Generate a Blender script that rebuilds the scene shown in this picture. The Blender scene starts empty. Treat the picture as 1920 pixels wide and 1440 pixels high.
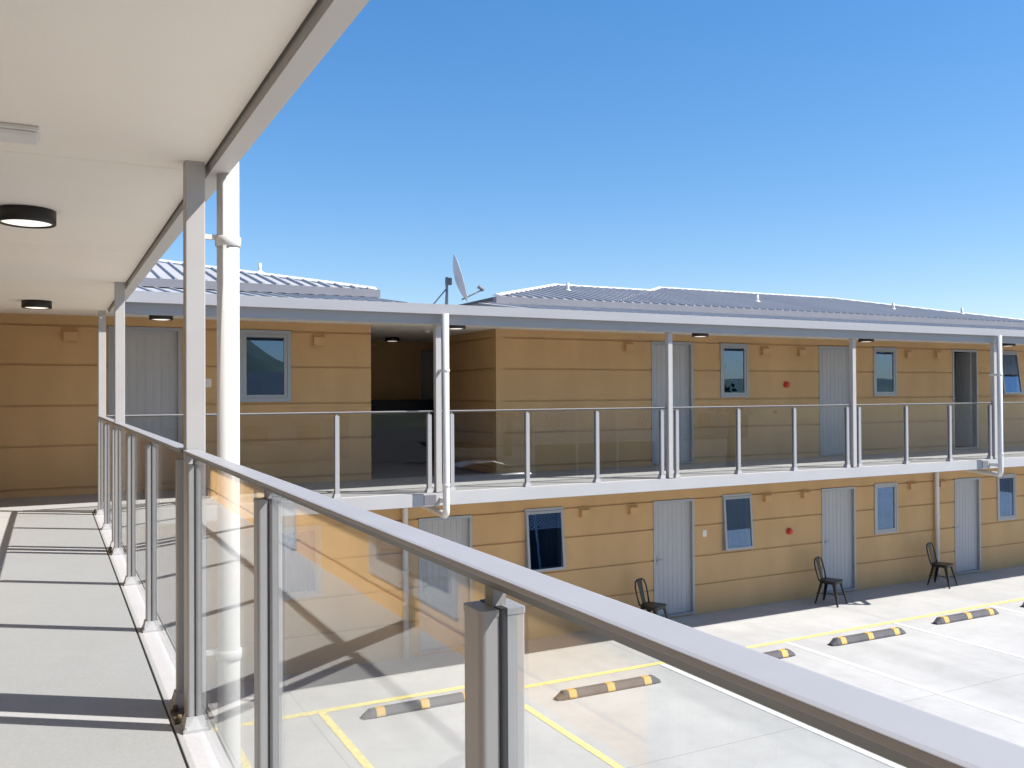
import bpy, math, random
from mathutils import Vector, Matrix, noise
random.seed(7)
sc = bpy.context.scene
col = sc.collection
R = math.radians

# ------------------------------------------------------------------ measured layout (metres; upper walkway floor is z = 0)
ZG = -2.75                      # car park
YF, XW = 13.0, -0.81            # facade of the block, facade of the wing
YR, XR = 10.93, 0.505           # rail lines
YB = 10.774                     # front of the roof beam over the block's walkway
XB = 0.656
SUN = Vector((0.79, -0.55, 1.0)).normalized()

# ------------------------------------------------------------------ materials
def new_mat(name):
    m = bpy.data.materials.new(name); m.use_nodes = True
    nt = m.node_tree; nt.nodes.clear()
    return m, nt, nt.nodes, nt.links

def mat(name, rgb, rough=0.55, metal=0.0, var=0.08, scale=3.0, bump=0.0, bscale=60.0, spec=0.5, streak=None, coat=0.0):
    m, nt, N, L = new_mat(name)
    out = N.new('ShaderNodeOutputMaterial'); p = N.new('ShaderNodeBsdfPrincipled')
    L.new(p.outputs[0], out.inputs[0])
    tc = N.new('ShaderNodeTexCoord')
    no = N.new('ShaderNodeTexNoise'); no.inputs['Scale'].default_value = scale; no.inputs['Detail'].default_value = 6
    if streak:
        mp = N.new('ShaderNodeMapping'); mp.inputs['Scale'].default_value = streak
        L.new(tc.outputs['Object'], mp.inputs[0]); L.new(mp.outputs[0], no.inputs['Vector'])
    else:
        L.new(tc.outputs['Object'], no.inputs['Vector'])
    rp = N.new('ShaderNodeValToRGB')
    lo = [max(0, c * (1 - var)) for c in rgb]; hi = [min(1, c * (1 + var)) for c in rgb]
    rp.color_ramp.elements[0].position = 0.3; rp.color_ramp.elements[1].position = 0.7
    rp.color_ramp.elements[0].color = (*lo, 1); rp.color_ramp.elements[1].color = (*hi, 1)
    L.new(no.outputs['Fac'], rp.inputs[0]); L.new(rp.outputs[0], p.inputs['Base Color'])
    p.inputs['Roughness'].default_value = rough; p.inputs['Metallic'].default_value = metal
    p.inputs['Specular IOR Level'].default_value = spec
    if coat: p.inputs['Coat Weight'].default_value = coat
    if bump:
        n2 = N.new('ShaderNodeTexNoise'); n2.inputs['Scale'].default_value = bscale; n2.inputs['Detail'].default_value = 4
        L.new(tc.outputs['Object'], n2.inputs['Vector'])
        b = N.new('ShaderNodeBump'); b.inputs['Strength'].default_value = bump; b.inputs['Distance'].default_value = 0.01
        L.new(n2.outputs['Fac'], b.inputs['Height']); L.new(b.outputs[0], p.inputs['Normal'])
    return m

def glass_mat(name, tint, ior=1.52, refl=(1, 1, 1)):
    m, nt, N, L = new_mat(name)
    out = N.new('ShaderNodeOutputMaterial'); mx = N.new('ShaderNodeMixShader')
    tr = N.new('ShaderNodeBsdfTransparent'); tr.inputs[0].default_value = (*tint, 1)
    gl = N.new('ShaderNodeBsdfGlossy'); gl.inputs['Roughness'].default_value = 0.0; gl.inputs[0].default_value = (*refl, 1)
    fr = N.new('ShaderNodeFresnel'); ge = N.new('ShaderNodeNewGeometry')
    mi = N.new('ShaderNodeMix'); mi.data_type = 'FLOAT'
    mi.inputs[2].default_value = ior; mi.inputs[3].default_value = 1 / ior
    L.new(ge.outputs['Backfacing'], mi.inputs[0]); L.new(mi.outputs[0], fr.inputs['IOR'])
    # very slight waviness of the float glass
    tc = N.new('ShaderNodeTexCoord'); no = N.new('ShaderNodeTexNoise'); no.inputs['Scale'].default_value = 1.3
    b = N.new('ShaderNodeBump'); b.inputs['Strength'].default_value = 0.02; b.inputs['Distance'].default_value = 0.02
    L.new(tc.outputs['Object'], no.inputs['Vector']); L.new(no.outputs['Fac'], b.inputs['Height'])
    L.new(b.outputs[0], gl.inputs['Normal'])
    L.new(fr.outputs[0], mx.inputs[0]); L.new(tr.outputs[0], mx.inputs[1]); L.new(gl.outputs[0], mx.inputs[2])
    L.new(mx.outputs[0], out.inputs[0])
    return m

def lamp_mat(name, rgb, strength):
    m, nt, N, L = new_mat(name)
    out = N.new('ShaderNodeOutputMaterial'); p = N.new('ShaderNodeBsdfPrincipled'); L.new(p.outputs[0], out.inputs[0])
    p.inputs['Base Color'].default_value = (0.8, 0.8, 0.78, 1); p.inputs['Roughness'].default_value = 0.4
    p.inputs['Emission Color'].default_value = (*rgb, 1); p.inputs['Emission Strength'].default_value = strength
    return m

def concrete(name, base, joints=None, stain=0.12, rough=0.85, jw=0.012, tyres=False):
    m, nt, N, L = new_mat(name)
    out = N.new('ShaderNodeOutputMaterial'); p = N.new('ShaderNodeBsdfPrincipled'); L.new(p.outputs[0], out.inputs[0])
    tc = N.new('ShaderNodeTexCoord')
    def nz(s, d=8, r=0.6):
        n = N.new('ShaderNodeTexNoise'); n.inputs['Scale'].default_value = s; n.inputs['Detail'].default_value = d
        n.inputs['Roughness'].default_value = r; L.new(tc.outputs['Object'], n.inputs['Vector']); return n
    def ramp(n, a, b, c0, c1):
        r = N.new('ShaderNodeValToRGB'); e = r.color_ramp.elements
        e[0].position = a; e[1].position = b; e[0].color = (c0, c0, c0, 1); e[1].color = (c1, c1, c1, 1)
        L.new(n.outputs['Fac'], r.inputs[0]); return r
    def mul(a, b):
        x = N.new('ShaderNodeMix'); x.data_type = 'RGBA'; x.blend_type = 'MULTIPLY'; x.inputs[0].default_value = 1
        L.new(a, x.inputs[6]); L.new(b, x.inputs[7]); return x.outputs[2]
    big = ramp(nz(0.45), 0.35, 0.62, 1 - stain, 1.0)
    mid = ramp(nz(2.3, 10, 0.7), 0.38, 0.55, 1 - stain * 0.5, 1.0)
    fine = ramp(nz(70, 3), 0.3, 0.7, 0.95, 1.04)
    spots = ramp(nz(0.9, 12, 0.75), 0.29, 0.36, 1 - stain * 1.6, 1.0)
    rgb = N.new('ShaderNodeRGB'); rgb.outputs[0].default_value = (*base, 1)
    c = mul(mul(mul(mul(rgb.outputs[0], big.outputs[0]), mid.outputs[0]), fine.outputs[0]), spots.outputs[0])
    if tyres:                                     # worn wheel paths and a few oil marks
        mp = N.new('ShaderNodeMapping'); mp.inputs['Scale'].default_value = (1.1, 0.16, 1); L.new(tc.outputs['Object'], mp.inputs[0])
        n1 = nz(1.0, 6, 0.55); L.new(mp.outputs[0], n1.inputs['Vector'])
        c = mul(c, ramp(n1, 0.52, 0.66, 1.0, 0.90).outputs[0])
        mp2 = N.new('ShaderNodeMapping'); mp2.inputs['Scale'].default_value = (0.9, 0.45, 1); mp2.inputs['Location'].default_value = (3.3, 1.7, 0); L.new(tc.outputs['Object'], mp2.inputs[0])
        n2 = nz(0.8, 9, 0.72); L.new(mp2.outputs[0], n2.inputs['Vector'])
        c = mul(c, ramp(n2, 0.66, 0.74, 1.0, 0.72).outputs[0])
    if joints:
        sep = N.new('ShaderNodeSeparateXYZ'); L.new(tc.outputs['Object'], sep.inputs[0])
        for ax, (step, off) in joints.items():
            a = N.new('ShaderNodeMath'); a.operation = 'SUBTRACT'; L.new(sep.outputs[ax], a.inputs[0]); a.inputs[1].default_value = off
            b = N.new('ShaderNodeMath'); b.operation = 'PINGPONG'; L.new(a.outputs[0], b.inputs[0]); b.inputs[1].default_value = step / 2
            d = N.new('ShaderNodeMath'); d.operation = 'GREATER_THAN'; L.new(b.outputs[0], d.inputs[0]); d.inputs[1].default_value = jw / 2
            e = N.new('ShaderNodeMath'); e.operation = 'MULTIPLY_ADD'; L.new(d.outputs[0], e.inputs[0]); e.inputs[1].default_value = 0.35; e.inputs[2].default_value = 0.65
            cc = N.new('ShaderNodeCombineColor')
            for k in range(3): L.new(e.outputs[0], cc.inputs[k])
            c = mul(c, cc.outputs[0])
    L.new(c, p.inputs['Base Color']); p.inputs['Roughness'].default_value = rough; p.inputs['Specular IOR Level'].default_value = 0.3
    bm = N.new('ShaderNodeBump'); bm.inputs['Strength'].default_value = 0.15; bm.inputs['Distance'].default_value = 0.005
    L.new(nz(90, 3).outputs['Fac'], bm.inputs['Height']); L.new(bm.outputs[0], p.inputs['Normal'])
    return m

M = dict(
    tan=mat('tan_painted_board', (0.575, 0.368, 0.176), 0.7, var=0.07, scale=1.8, bump=0.12, bscale=45, spec=0.25, streak=(1, 1, 0.4)),
    tan_trim=mat('tan_painted_trim', (0.57, 0.355, 0.16), 0.6, var=0.03),
    grey=mat('silver_grey_aluminium', (0.36, 0.36, 0.37), 0.42, metal=0.12, var=0.03, scale=8),
    railtop=mat('silver_grey_rail', (0.325, 0.325, 0.345), 0.45, metal=0.1, var=0.03, scale=8),
    colm=mat('light_grey_painted_steel', (0.41, 0.40, 0.395), 0.45, var=0.04, scale=5),
    beam=mat('grey_painted_beam', (0.31, 0.31, 0.315), 0.5, var=0.03, scale=3),
    gutter=mat('pale_grey_gutter', (0.33, 0.33, 0.345), 0.45, var=0.04, scale=2, streak=(0.4, 1, 3)),
    slab=mat('pale_grey_slab_edge', (0.38, 0.38, 0.385), 0.6, var=0.05, scale=1.2),
    white=mat('white_plastic_pipe', (0.64, 0.63, 0.61), 0.35, var=0.02, scale=4),
    soffit=mat('cream_soffit_board', (0.81, 0.755, 0.67), 0.75, var=0.035, scale=0.7, bump=0.05, bscale=80, spec=0.2),
    door=mat('grey_door_panel', (0.43, 0.428, 0.43), 0.5, var=0.04, scale=2, streak=(3, 3, 0.4)),
    frame=mat('window_frame_aluminium', (0.36, 0.375, 0.39), 0.4, metal=0.2, var=0.03),
    dark=mat('black_housing', (0.012, 0.011, 0.010), 0.45, var=0.1),
    gasket=mat('black_rubber_gasket', (0.008, 0.009, 0.012), 0.5, var=0.1),
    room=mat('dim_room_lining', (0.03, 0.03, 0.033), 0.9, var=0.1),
    curtain=mat('grey_curtain_cloth', (0.06, 0.066, 0.072), 0.9, var=0.08, scale=4, streak=(8, 8, 0.3)),
    roof=mat('grey_steel_roofing', (0.385, 0.38, 0.39), 0.6, metal=0.0, var=0.07, scale=0.8, streak=(2, 0.3, 1)),
    ridge=mat('pale_ridge_flashing', (0.70, 0.70, 0.73), 0.35, var=0.04),
    red=mat('red_plastic', (0.62, 0.06, 0.04), 0.4, var=0.04),
    yellow=mat('yellow_road_paint', (0.70, 0.60, 0.22), 0.7, var=0.2, scale=14),
    whitepaint=mat('white_road_paint', (0.84, 0.84, 0.84), 0.7, var=0.04, scale=12),
    rubber=mat('dark_grey_rubber', (0.085, 0.083, 0.088), 0.75, var=0.2, scale=6, bump=0.2),
    amber=mat('amber_reflector', (0.54, 0.34, 0.09), 0.5, var=0.08),
    chair=mat('gunmetal_chair_steel', (0.035, 0.032, 0.03), 0.38, metal=0.5, var=0.12, scale=9),
    bolt=mat('rusty_base_steel', (0.10, 0.075, 0.05), 0.6, metal=0.5, var=0.3, scale=25),
    dish=mat('pale_dish_paint', (0.55, 0.55, 0.57), 0.5, var=0.03),
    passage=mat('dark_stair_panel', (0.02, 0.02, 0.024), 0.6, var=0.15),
    grass=mat('hill_bush', (0.055, 0.075, 0.035), 0.9, var=0.5, scale=0.15),
    earth=concrete('dark_asphalt_ground', (0.045, 0.045, 0.047), stain=0.2),
    carpaint=mat('silver_car_paint', (0.55, 0.56, 0.58), 0.25, metal=0.5, var=0.02, coat=0.6),
    tyre=mat('tyre_rubber', (0.02, 0.02, 0.02), 0.8, var=0.1),
    houseroof=mat('blue_grey_house_roof', (0.06, 0.062, 0.07), 0.7, var=0.1),
    housewall=mat('white_house_wall', (0.42, 0.40, 0.36), 0.7, var=0.05),
    leaf=mat('tree_leaf', (0.05, 0.085, 0.03), 0.7, var=0.35, scale=1.5),
    bark=mat('tree_bark', (0.10, 0.075, 0.05), 0.9, var=0.3, scale=6),
    glass=glass_mat('rail_glass', (0.925, 0.935, 0.93)),
    pane=glass_mat('window_glass', (0.60, 0.66, 0.72), 2.35, (0.46, 0.68, 1.0)),
    carglass=mat('dark_car_glass', (0.01, 0.012, 0.015), 0.05, var=0.02),
    lamp=lamp_mat('lit_diffuser', (1.0, 0.93, 0.80), 0.55),
    carpark=concrete('pale_car_park_concrete', (0.46, 0.456, 0.445), joints={0: (5.16, 2.9), 1: (4.2, 12.25)}, stain=0.13, tyres=True),
    floor=concrete('walkway_concrete', (0.37, 0.37, 0.37), stain=0.05),
    nib=concrete('walkway_edge_concrete', (0.43, 0.42, 0.42), stain=0.06),
    bounce_tone=mat('beam_grey_with_painted_bounce', (0.50, 0.48, 0.455), 0.6, var=0.03, scale=2),  # paler than the beam: warm floor bounce put into the colour
    gap=mat('brown_grey_gap', (0.16, 0.14, 0.12), 0.8),
    eave=mat('mauve_grey_eave', (0.20, 0.20, 0.22), 0.5, var=0.05),
    rail_shade=mat('rail_grey_with_painted_shade', (0.13, 0.12, 0.105), 0.55, metal=0.2),  # darker than the rail: shade of its underside put into the colour
    plate=mat('dull_zinc_plate', (0.16, 0.16, 0.175), 0.6),
    joint=mat('dark_floor_joint', (0.06, 0.06, 0.06), 0.9),
)

# ------------------------------------------------------------------ mesh builder
class MB:
    def __init__(s): s.v = []; s.f = []; s.smooth = []
    def quad(s, a, b, c, d): s.poly([a, b, c, d])
    def poly(s, pts, sm=False):
        i = len(s.v); s.v += [Vector(p) for p in pts]; s.f.append(list(range(i, i + len(pts)))); s.smooth.append(sm); return s
    def box(s, x0, x1, y0, y1, z0, z1, T=None):
        x0, x1 = sorted((x0, x1)); y0, y1 = sorted((y0, y1)); z0, z1 = sorted((z0, z1))
        P = [Vector(p) for p in ((x0, y0, z0), (x1, y0, z0), (x1, y1, z0), (x0, y1, z0), (x0, y0, z1), (x1, y0, z1), (x1, y1, z1), (x0, y1, z1))]
        F = [(3, 2, 1, 0), (4, 5, 6, 7), (0, 1, 5, 4), (1, 2, 6, 5), (2, 3, 7, 6), (3, 0, 4, 7)]
        flip = False
        if T:
            P = [Vector(T(p)) for p in P]
            flip = (P[1] - P[0]).cross(P[3] - P[0]).dot(P[4] - P[0]) < 0
        i = len(s.v); s.v += P
        for f in F:
            f = tuple(reversed(f)) if flip else f
            s.f.append([i + k for k in f]); s.smooth.append(False)
        return s
    def prism(s, pts, a0, a1, plane='yz'):
        """closed outline pts (2-D) extruded along the remaining axis from a0 to a1"""
        def P(p, a):
            if plane == 'yz': return Vector((a, p[0], p[1]))
            if plane == 'xz': return Vector((p[0], a, p[1]))
            return Vector((p[0], p[1], a))
        n = len(pts); i = len(s.v)
        s.v += [P(p, a0) for p in pts] + [P(p, a1) for p in pts]
        area = sum(pts[k][0] * pts[(k + 1) % n][1] - pts[(k + 1) % n][0] * pts[k][1] for k in range(n))
        ccw = area > 0
        if plane == 'xz': ccw = not ccw
        if a1 < a0: ccw = not ccw
        def add(f): s.f.append(f if ccw else f[::-1]); s.smooth.append(False)
        add([i + k for k in range(n)][::-1]); add([i + n + k for k in range(n)])
        for k in range(n):
            k2 = (k + 1) % n
            add([i + k, i + k2, i + n + k2, i + n + k])
        return s
    def tube(s, path, r, n=16, caps=True, taper=None):
        path = [Vector(p) for p in path]; m = len(path)
        rings = []; up = None
        for k, p in enumerate(path):
            t = (path[min(k + 1, m - 1)] - path[max(k - 1, 0)]).normalized()
            if up is None:
                up = Vector((0, 0, 1)) if abs(t.z) < 0.9 else Vector((1, 0, 0))
            a = (up - t * up.dot(t)).normalized(); up = a; b = t.cross(a)
            rr = r if taper is None else r * taper[k]
            i = len(s.v); rings.append(i)
            for j in range(n):
                th = 2 * math.pi * j / n
                s.v.append(p + (a * math.cos(th) + b * math.sin(th)) * rr)
        for k in range(m - 1):
            for j in range(n):
                j2 = (j + 1) % n
                s.f.append([rings[k] + j, rings[k] + j2, rings[k + 1] + j2, rings[k + 1] + j]); s.smooth.append(True)
        if caps:
            s.f.append([rings[0] + j for j in range(n)][::-1]); s.smooth.append(False)
            s.f.append([rings[-1] + j for j in range(n)]); s.smooth.append(False)
        return s
    def lathe(s, prof, c=(0, 0, 0), n=32, axis=None, smooth=True):
        """profile [(r, z)] turned round z (or round the given axis) at c"""
        c = Vector(c); rot = Vector((0, 0, 1)).rotation_difference(Vector(axis)).to_matrix() if axis else Matrix.Identity(3)
        rings = []
        for r, z in prof:
            i = len(s.v); rings.append(i)
            for j in range(n):
                th = 2 * math.pi * j / n
                s.v.append(c + rot @ Vector((r * math.cos(th), r * math.sin(th), z)))
        for k in range(len(prof) - 1):
            for j in range(n):
                j2 = (j + 1) % n
                s.f.append([rings[k] + j, rings[k] + j2, rings[k + 1] + j2, rings[k + 1] + j]); s.smooth.append(smooth)
        s.f.append([rings[0] + j for j in range(n)][::-1]); s.smooth.append(False)
        s.f.append([rings[-1] + j for j in range(n)]); s.smooth.append(False)
        return s
    def map(s, fn): s.v = [Vector(fn(p)) for p in s.v]; return s
    def build(s, name, m, parent=None, bevel=0.0, origin=None, seg=2):
        if origin is None:
            lo = [min(p[k] for p in s.v) for k in range(3)]; hi = [max(p[k] for p in s.v) for k in range(3)]
            origin = ((lo[0] + hi[0]) / 2, (lo[1] + hi[1]) / 2, lo[2])
        o3 = Vector(origin)
        me = bpy.data.meshes.new(name)
        me.from_pydata([tuple(p - o3) for p in s.v], [], s.f)
        me.polygons.foreach_set('use_smooth', s.smooth)
        me.materials.append(m); me.update()
        o = bpy.data.objects.new(name, me); col.objects.link(o)
        base = WORLD.get(parent.name, Vector((0, 0, 0))) if parent else Vector((0, 0, 0))
        o.location = o3 - base; WORLD[o.name] = o3
        if parent: o.parent = parent
        if bevel:
            b = o.modifiers.new('bevel', 'BEVEL'); b.width = bevel; b.segments = seg; b.limit_method = 'ANGLE'; b.angle_limit = R(40)
        return o
WORLD = {}

def arc_path(pts, r=0.08, n=6):
    """poly-line with rounded corners"""
    pts = [Vector(p) for p in pts]; out = [pts[0]]
    for k in range(1, len(pts) - 1):
        a = (pts[k - 1] - pts[k]).normalized(); b = (pts[k + 1] - pts[k]).normalized()
        p0 = pts[k] + a * r; p2 = pts[k] + b * r
        for j in range(n + 1):
            t = j / n; out.append(p0 * (1 - t) ** 2 + pts[k] * 2 * t * (1 - t) + p2 * t * t)
    out.append(pts[-1]); return out

def thing(name, label, cat, loc=(0, 0, 0), group=None):
    o = bpy.data.objects.new(name, None); col.objects.link(o); o.location = loc; o.empty_display_size = 0.2
    WORLD[o.name] = Vector(loc)
    return tag(o, label, cat, group)
def tag(o, label, cat, group=None):
    o['label'] = label; o['category'] = cat
    if group: o['group'] = group
    return o
def struct(o): o['kind'] = 'structure'; return o
def copy_tree(o, parent=None):
    c = o.copy(); col.objects.link(c)
    if parent: c.parent = parent
    for ch in [x for x in o.children]: copy_tree(ch, c)
    return c

# ------------------------------------------------------------------ ground and markings
g = MB()
g.quad((-400, -400, ZG - 0.012), (500, -400, ZG - 0.012), (500, 500, ZG - 0.012), (-400, 500, ZG - 0.012))
struct(g.build('ground', M['earth']))
g = MB(); g.quad((-3, -7, ZG), (34, -7, ZG), (34, YF + 0.3, ZG), (-3, YF + 0.3, ZG))
struct(g.build('car_park', M['carpark'], origin=(0, 0, ZG)))
z = ZG + 0.004
def strip(mb, x0, x1, y0, y1, z=z): mb.quad((x0, y0, z), (x1, y0, z), (x1, y1, z), (x0, y1, z))
m = MB()
strip(m, 0.7, 5.36, 11.25, 11.37); strip(m, 5.36, 26, 10.86, 10.97)
for x, y0, y1 in ((1.86, 6.2, 11.25), (3.03, 6.2, 11.25), (5.42, 5.2, 10.86)): strip(m, x, x + 0.10, y0, y1)
struct(m.build('yellow_parking_lines', M['yellow']))
m = MB()
for x in (8.08, 10.55, 13.10, 15.70, 18.25, 20.8): strip(m, x, x + 0.085, 5.2, 10.86)
struct(m.build('white_parking_lines', M['whitepaint']))

# ------------------------------------------------------------------ walls of painted boards with real grooves
ROWS_UP = [0.0, 0.115, 0.67, 1.19, 1.72, 2.232, 2.42]
ROWS_LOW = [ZG, -2.195, -1.672, -1.115, -0.622, -0.17]
def far(p): return (p[0], YF + p[1], p[2])
def wing(p): return (XW - p[1], p[0], p[2])
def board_wall(u0, u1, rows, holes, T, groove=0.030):
    """u along the wall, depth into the wall, z"""
    mb = MB()
    def cells(z0, z1, d0, d1):
        zs = sorted({z0, z1, *[h for H in holes for h in H[2:4] if z0 < h < z1]})
        for a, b in zip(zs, zs[1:]):
            us = [(u0, u1)]
            for h0, h1, hz0, hz1 in holes:
                if hz0 < b - 1e-6 and hz1 > a + 1e-6:
                    nu = []
                    for p, q in us:
                        if h1 <= p or h0 >= q: nu.append((p, q)); continue
                        if h0 > p: nu.append((p, h0))
                        if h1 < q: nu.append((h1, q))
                    us = nu
            for p, q in us: mb.box(p, q, d0, d1, a, b, T)
    for k in range(len(rows) - 1):
        a, b = rows[k], rows[k + 1]
        cells(a, b - (groove if k < len(rows) - 2 else 0), 0.0, 0.026)
    cells(rows[0], rows[-1], 0.024, 0.14)
    return mb

def door_parts(parent, u0, u1, z0, z1, T, open_in=False, label=None):
    fw = 0.045
    leaf = MB()
    n = 8; w = (u1 - u0 - 2 * fw) / n
    lz0, lz1 = z0 + 0.03, z1 - fw
    if not open_in:
        for k in range(n):
            leaf.box(u0 + fw + k * w + (0.003 if k else 0), u0 + fw + (k + 1) * w - (0.003 if k < n - 1 else 0), 0.050, 0.080, lz0, lz1, T)
        leaf.box(u0 + fw, u1 - fw, 0.054, 0.098, lz0, lz1, T)
    else:                                            # swung inwards on its right-hand hinges
        for k in range(n):
            leaf.box(u1 - fw - 0.045, u1 - fw - 0.005, 0.11 + k * w, 0.11 + (k + 1) * w - 0.006, lz0, lz1, T)
    d = leaf.build('door', M['door'], parent)
    if label: d['label'] = label
    f = MB()
    f.box(u0, u0 + fw, -0.012, 0.135, z0, z1, T); f.box(u1 - fw, u1, -0.012, 0.135, z0, z1, T)
    f.box(u0 + fw, u1 - fw, -0.012, 0.135, z1 - fw, z1, T)
    f.build('door_frame', M['frame'], d)
    s = MB(); s.box(u0 + fw, u1 - fw, -0.03, 0.13, z0 - 0.0, z0 + 0.025, T); s.build('door_sill', M['frame'], d)
    if not open_in:
        h = MB(); hu = u0 + fw + 0.07
        h.box(hu - 0.02, hu + 0.02, 0.042, 0.051, z0 + 0.93, z0 + 1.10, T)
        h.box(hu - 0.01, hu + 0.10, 0.015, 0.030, z0 + 1.005, z0 + 1.025, T); h.box(hu - 0.008, hu + 0.008, 0.028, 0.044, z0 + 1.005, z0 + 1.025, T)
        h.build('door_handle', M['frame'], d)
    else:
        r = MB(); room(r, u0 + fw, u1 - fw, 0.14, 2.6, z0, z1 - fw, T, wide=0.8); r.build('room_interior', M['room'], d)
    return d

def room(mb, u0, u1, d0, d1, z0, z1, T, wide=0.5):
    a, b = u0 - wide, u1 + wide; zz0, zz1 = z0 - 0.005, z1 + 0.15
    def q(*pts): mb.poly([T(p) for p in pts])
    q((a, d1, zz0), (b, d1, zz0), (b, d1, zz1), (a, d1, zz1))
    q((a, d0, zz0), (a, d1, zz0), (a, d1, zz1), (a, d0, zz1)); q((b, d0, zz0), (b, d0, zz1), (b, d1, zz1), (b, d1, zz0))
    q((a, d0, zz0), (b, d0, zz0), (b, d1, zz0), (a, d1, zz0)); q((a, d0, zz1), (a, d1, zz1), (b, d1, zz1), (b, d0, zz1))

def window_parts(parent, u0, u1, z0, z1, T, tilt=0.0, curtains=((0.55, 1.0),), label=None, fw=0.045):
    f = MB()
    f.box(u0, u0 + fw, -0.020, 0.10, z0, z1, T); f.box(u1 - fw, u1, -0.020, 0.10, z0, z1, T)
    f.box(u0 + fw, u1 - fw, -0.020, 0.10, z1 - fw, z1, T); f.box(u0 + fw, u1 - fw, -0.020, 0.10, z0, z0 + fw, T)
    w = f.build('window', M['frame'], parent)
    if label: w['label'] = label
    # sash hung from its top edge
    su0, su1, sz0, sz1 = u0 + fw + 0.002, u1 - fw - 0.002, z0 + fw + 0.002, z1 - fw - 0.002
    dd = -0.022 if tilt else 0.0
    ct, st = math.cos(tilt), math.sin(tilt)
    def hinge(p):
        d, zz = p[1] - 0.0, p[2] - sz1
        return T((p[0], d * ct + zz * st + dd, sz1 + zz * ct - d * st))
    if tilt: su0, su1, sz0 = u0 + 0.012, u1 - 0.012, z0 + 0.012
    s = MB(); k = 0.042
    s.box(su0, su0 + k, -0.012, 0.026, sz0, sz1, hinge); s.box(su1 - k, su1, -0.012, 0.026, sz0, sz1, hinge)
    s.box(su0 + k, su1 - k, -0.012, 0.026, sz1 - k, sz1, hinge); s.box(su0 + k, su1 - k, -0.012, 0.026, sz0, sz0 + k, hinge)
    s.build('sash', M['frame'], w)
    p = MB(); p.box(su0 + k - 0.004, su1 - k + 0.004, 0.004, 0.012, sz0 + k - 0.004, sz1 - k + 0.004, hinge)
    p.build('pane', M['pane'], w)
    r = MB(); room(r, u0 + fw, u1 - fw, 0.14, 2.2, z0 - 0.3, z1, T); r.build('room_interior', M['room'], w)
    for a, b in curtains:
        c = MB(); n = 48; ua, ub = u0 + (u1 - u0) * a - 0.02, u0 + (u1 - u0) * b + 0.02
        def cp(t, zz): return T((ua + (ub - ua) * t, 0.24 + 0.030 * math.sin(t * (ub - ua) * 62) + 0.012 * math.sin(t * 9.1), zz))
        for i in range(n): c.poly([cp(i / n, z0 - 0.15), cp((i + 1) / n, z0 - 0.15), cp((i + 1) / n, z1 + 0.06), cp(i / n, z1 + 0.06)], True)
        c.build('curtain', M['curtain'], w)
    return w

# ------------------------------------------------------------------ the block across the corner
block = thing('motel_block', 'two storey tan motel block with grey doors along its upper and lower walkway', 'building', (12, YF, ZG))
X_END = 24.6
up_left_holes = [(0.70, 1.62, 0.02, 2.225), (2.39, 3.12, 1.20, 2.225)]
up_right_doors = [(9.53, 10.46), (13.62, 14.58), (17.64, 18.49)]
up_right_wins = [(11.10, 11.77), (15.16, 15.85), (19.22, 19.90)]
low_doors = [(1.02, 1.95), (5.09, 6.00), (9.55, 10.46), (13.66, 14.60), (17.66, 18.53)]
low_wins = [(2.86, 3.56), (6.95, 7.68), (11.12, 11.82), (15.15, 15.84), (19.12, 19.80)]
holes_ul = up_left_holes
holes_ur = [(a, b, 0.02, 2.215) for a, b in up_right_doors] + [(a, b, 1.205, 2.215) for a, b in up_right_wins]
holes_l = [(a, b, ZG + 0.03, -0.635) for a, b in low_doors] + [(a, b, -1.655, -0.61) for a, b in low_wins]
board_wall(XW, 4.33, ROWS_UP, holes_ul, far).build('upper_wall', M['tan'], block)
board_wall(6.52, X_END, ROWS_UP, holes_ur, far).build('upper_wall', M['tan'], block)
board_wall(-3.0, X_END, ROWS_LOW, holes_l, far).build('lower_wall', M['tan'], block)
# recessed passage between the two upper halves
def side_r(p): return (6.44 + p[1], p[0], p[2])
board_wall(YF + 0.002, 14.9, ROWS_UP, [], side_r).build('passage_wall', M['tan'], block)
m = MB(); m.box(6.436, 6.517, YF - 0.012, YF + 0.1, 0, 2.35); m.build('corner_trim', M['tan_trim'], block)
def side_l(p): return (4.33 - p[1], p[0], p[2])
board_wall(YF + 0.142, 17.0, ROWS_UP, [], side_l).build('passage_wall', M['tan'], block)
def back(p): return (p[0], 17.0 + p[1], p[2])
board_wall(4.2, 8.6, ROWS_UP, [(6.72, 7.62, 0.02, 2.2)], back).build('passage_wall', M['tan'], block)
door_parts(block, 6.72, 7.62, 0.02, 2.2, back)
m = MB(); m.box(8.45, 8.6, 14.9, 17.0, 0, 2.42); m.box(6.6, 8.6, 14.76, 14.9, 0, 2.42); m.build('passage_wall', M['tan'], block)
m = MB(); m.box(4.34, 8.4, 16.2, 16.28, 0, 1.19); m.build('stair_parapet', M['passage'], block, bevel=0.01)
m = MB(); m.box(4.20, 8.6, YF + 0.15, 17.1, -0.17, -0.004); m.build('passage_floor', M['plate'], block)

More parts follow.
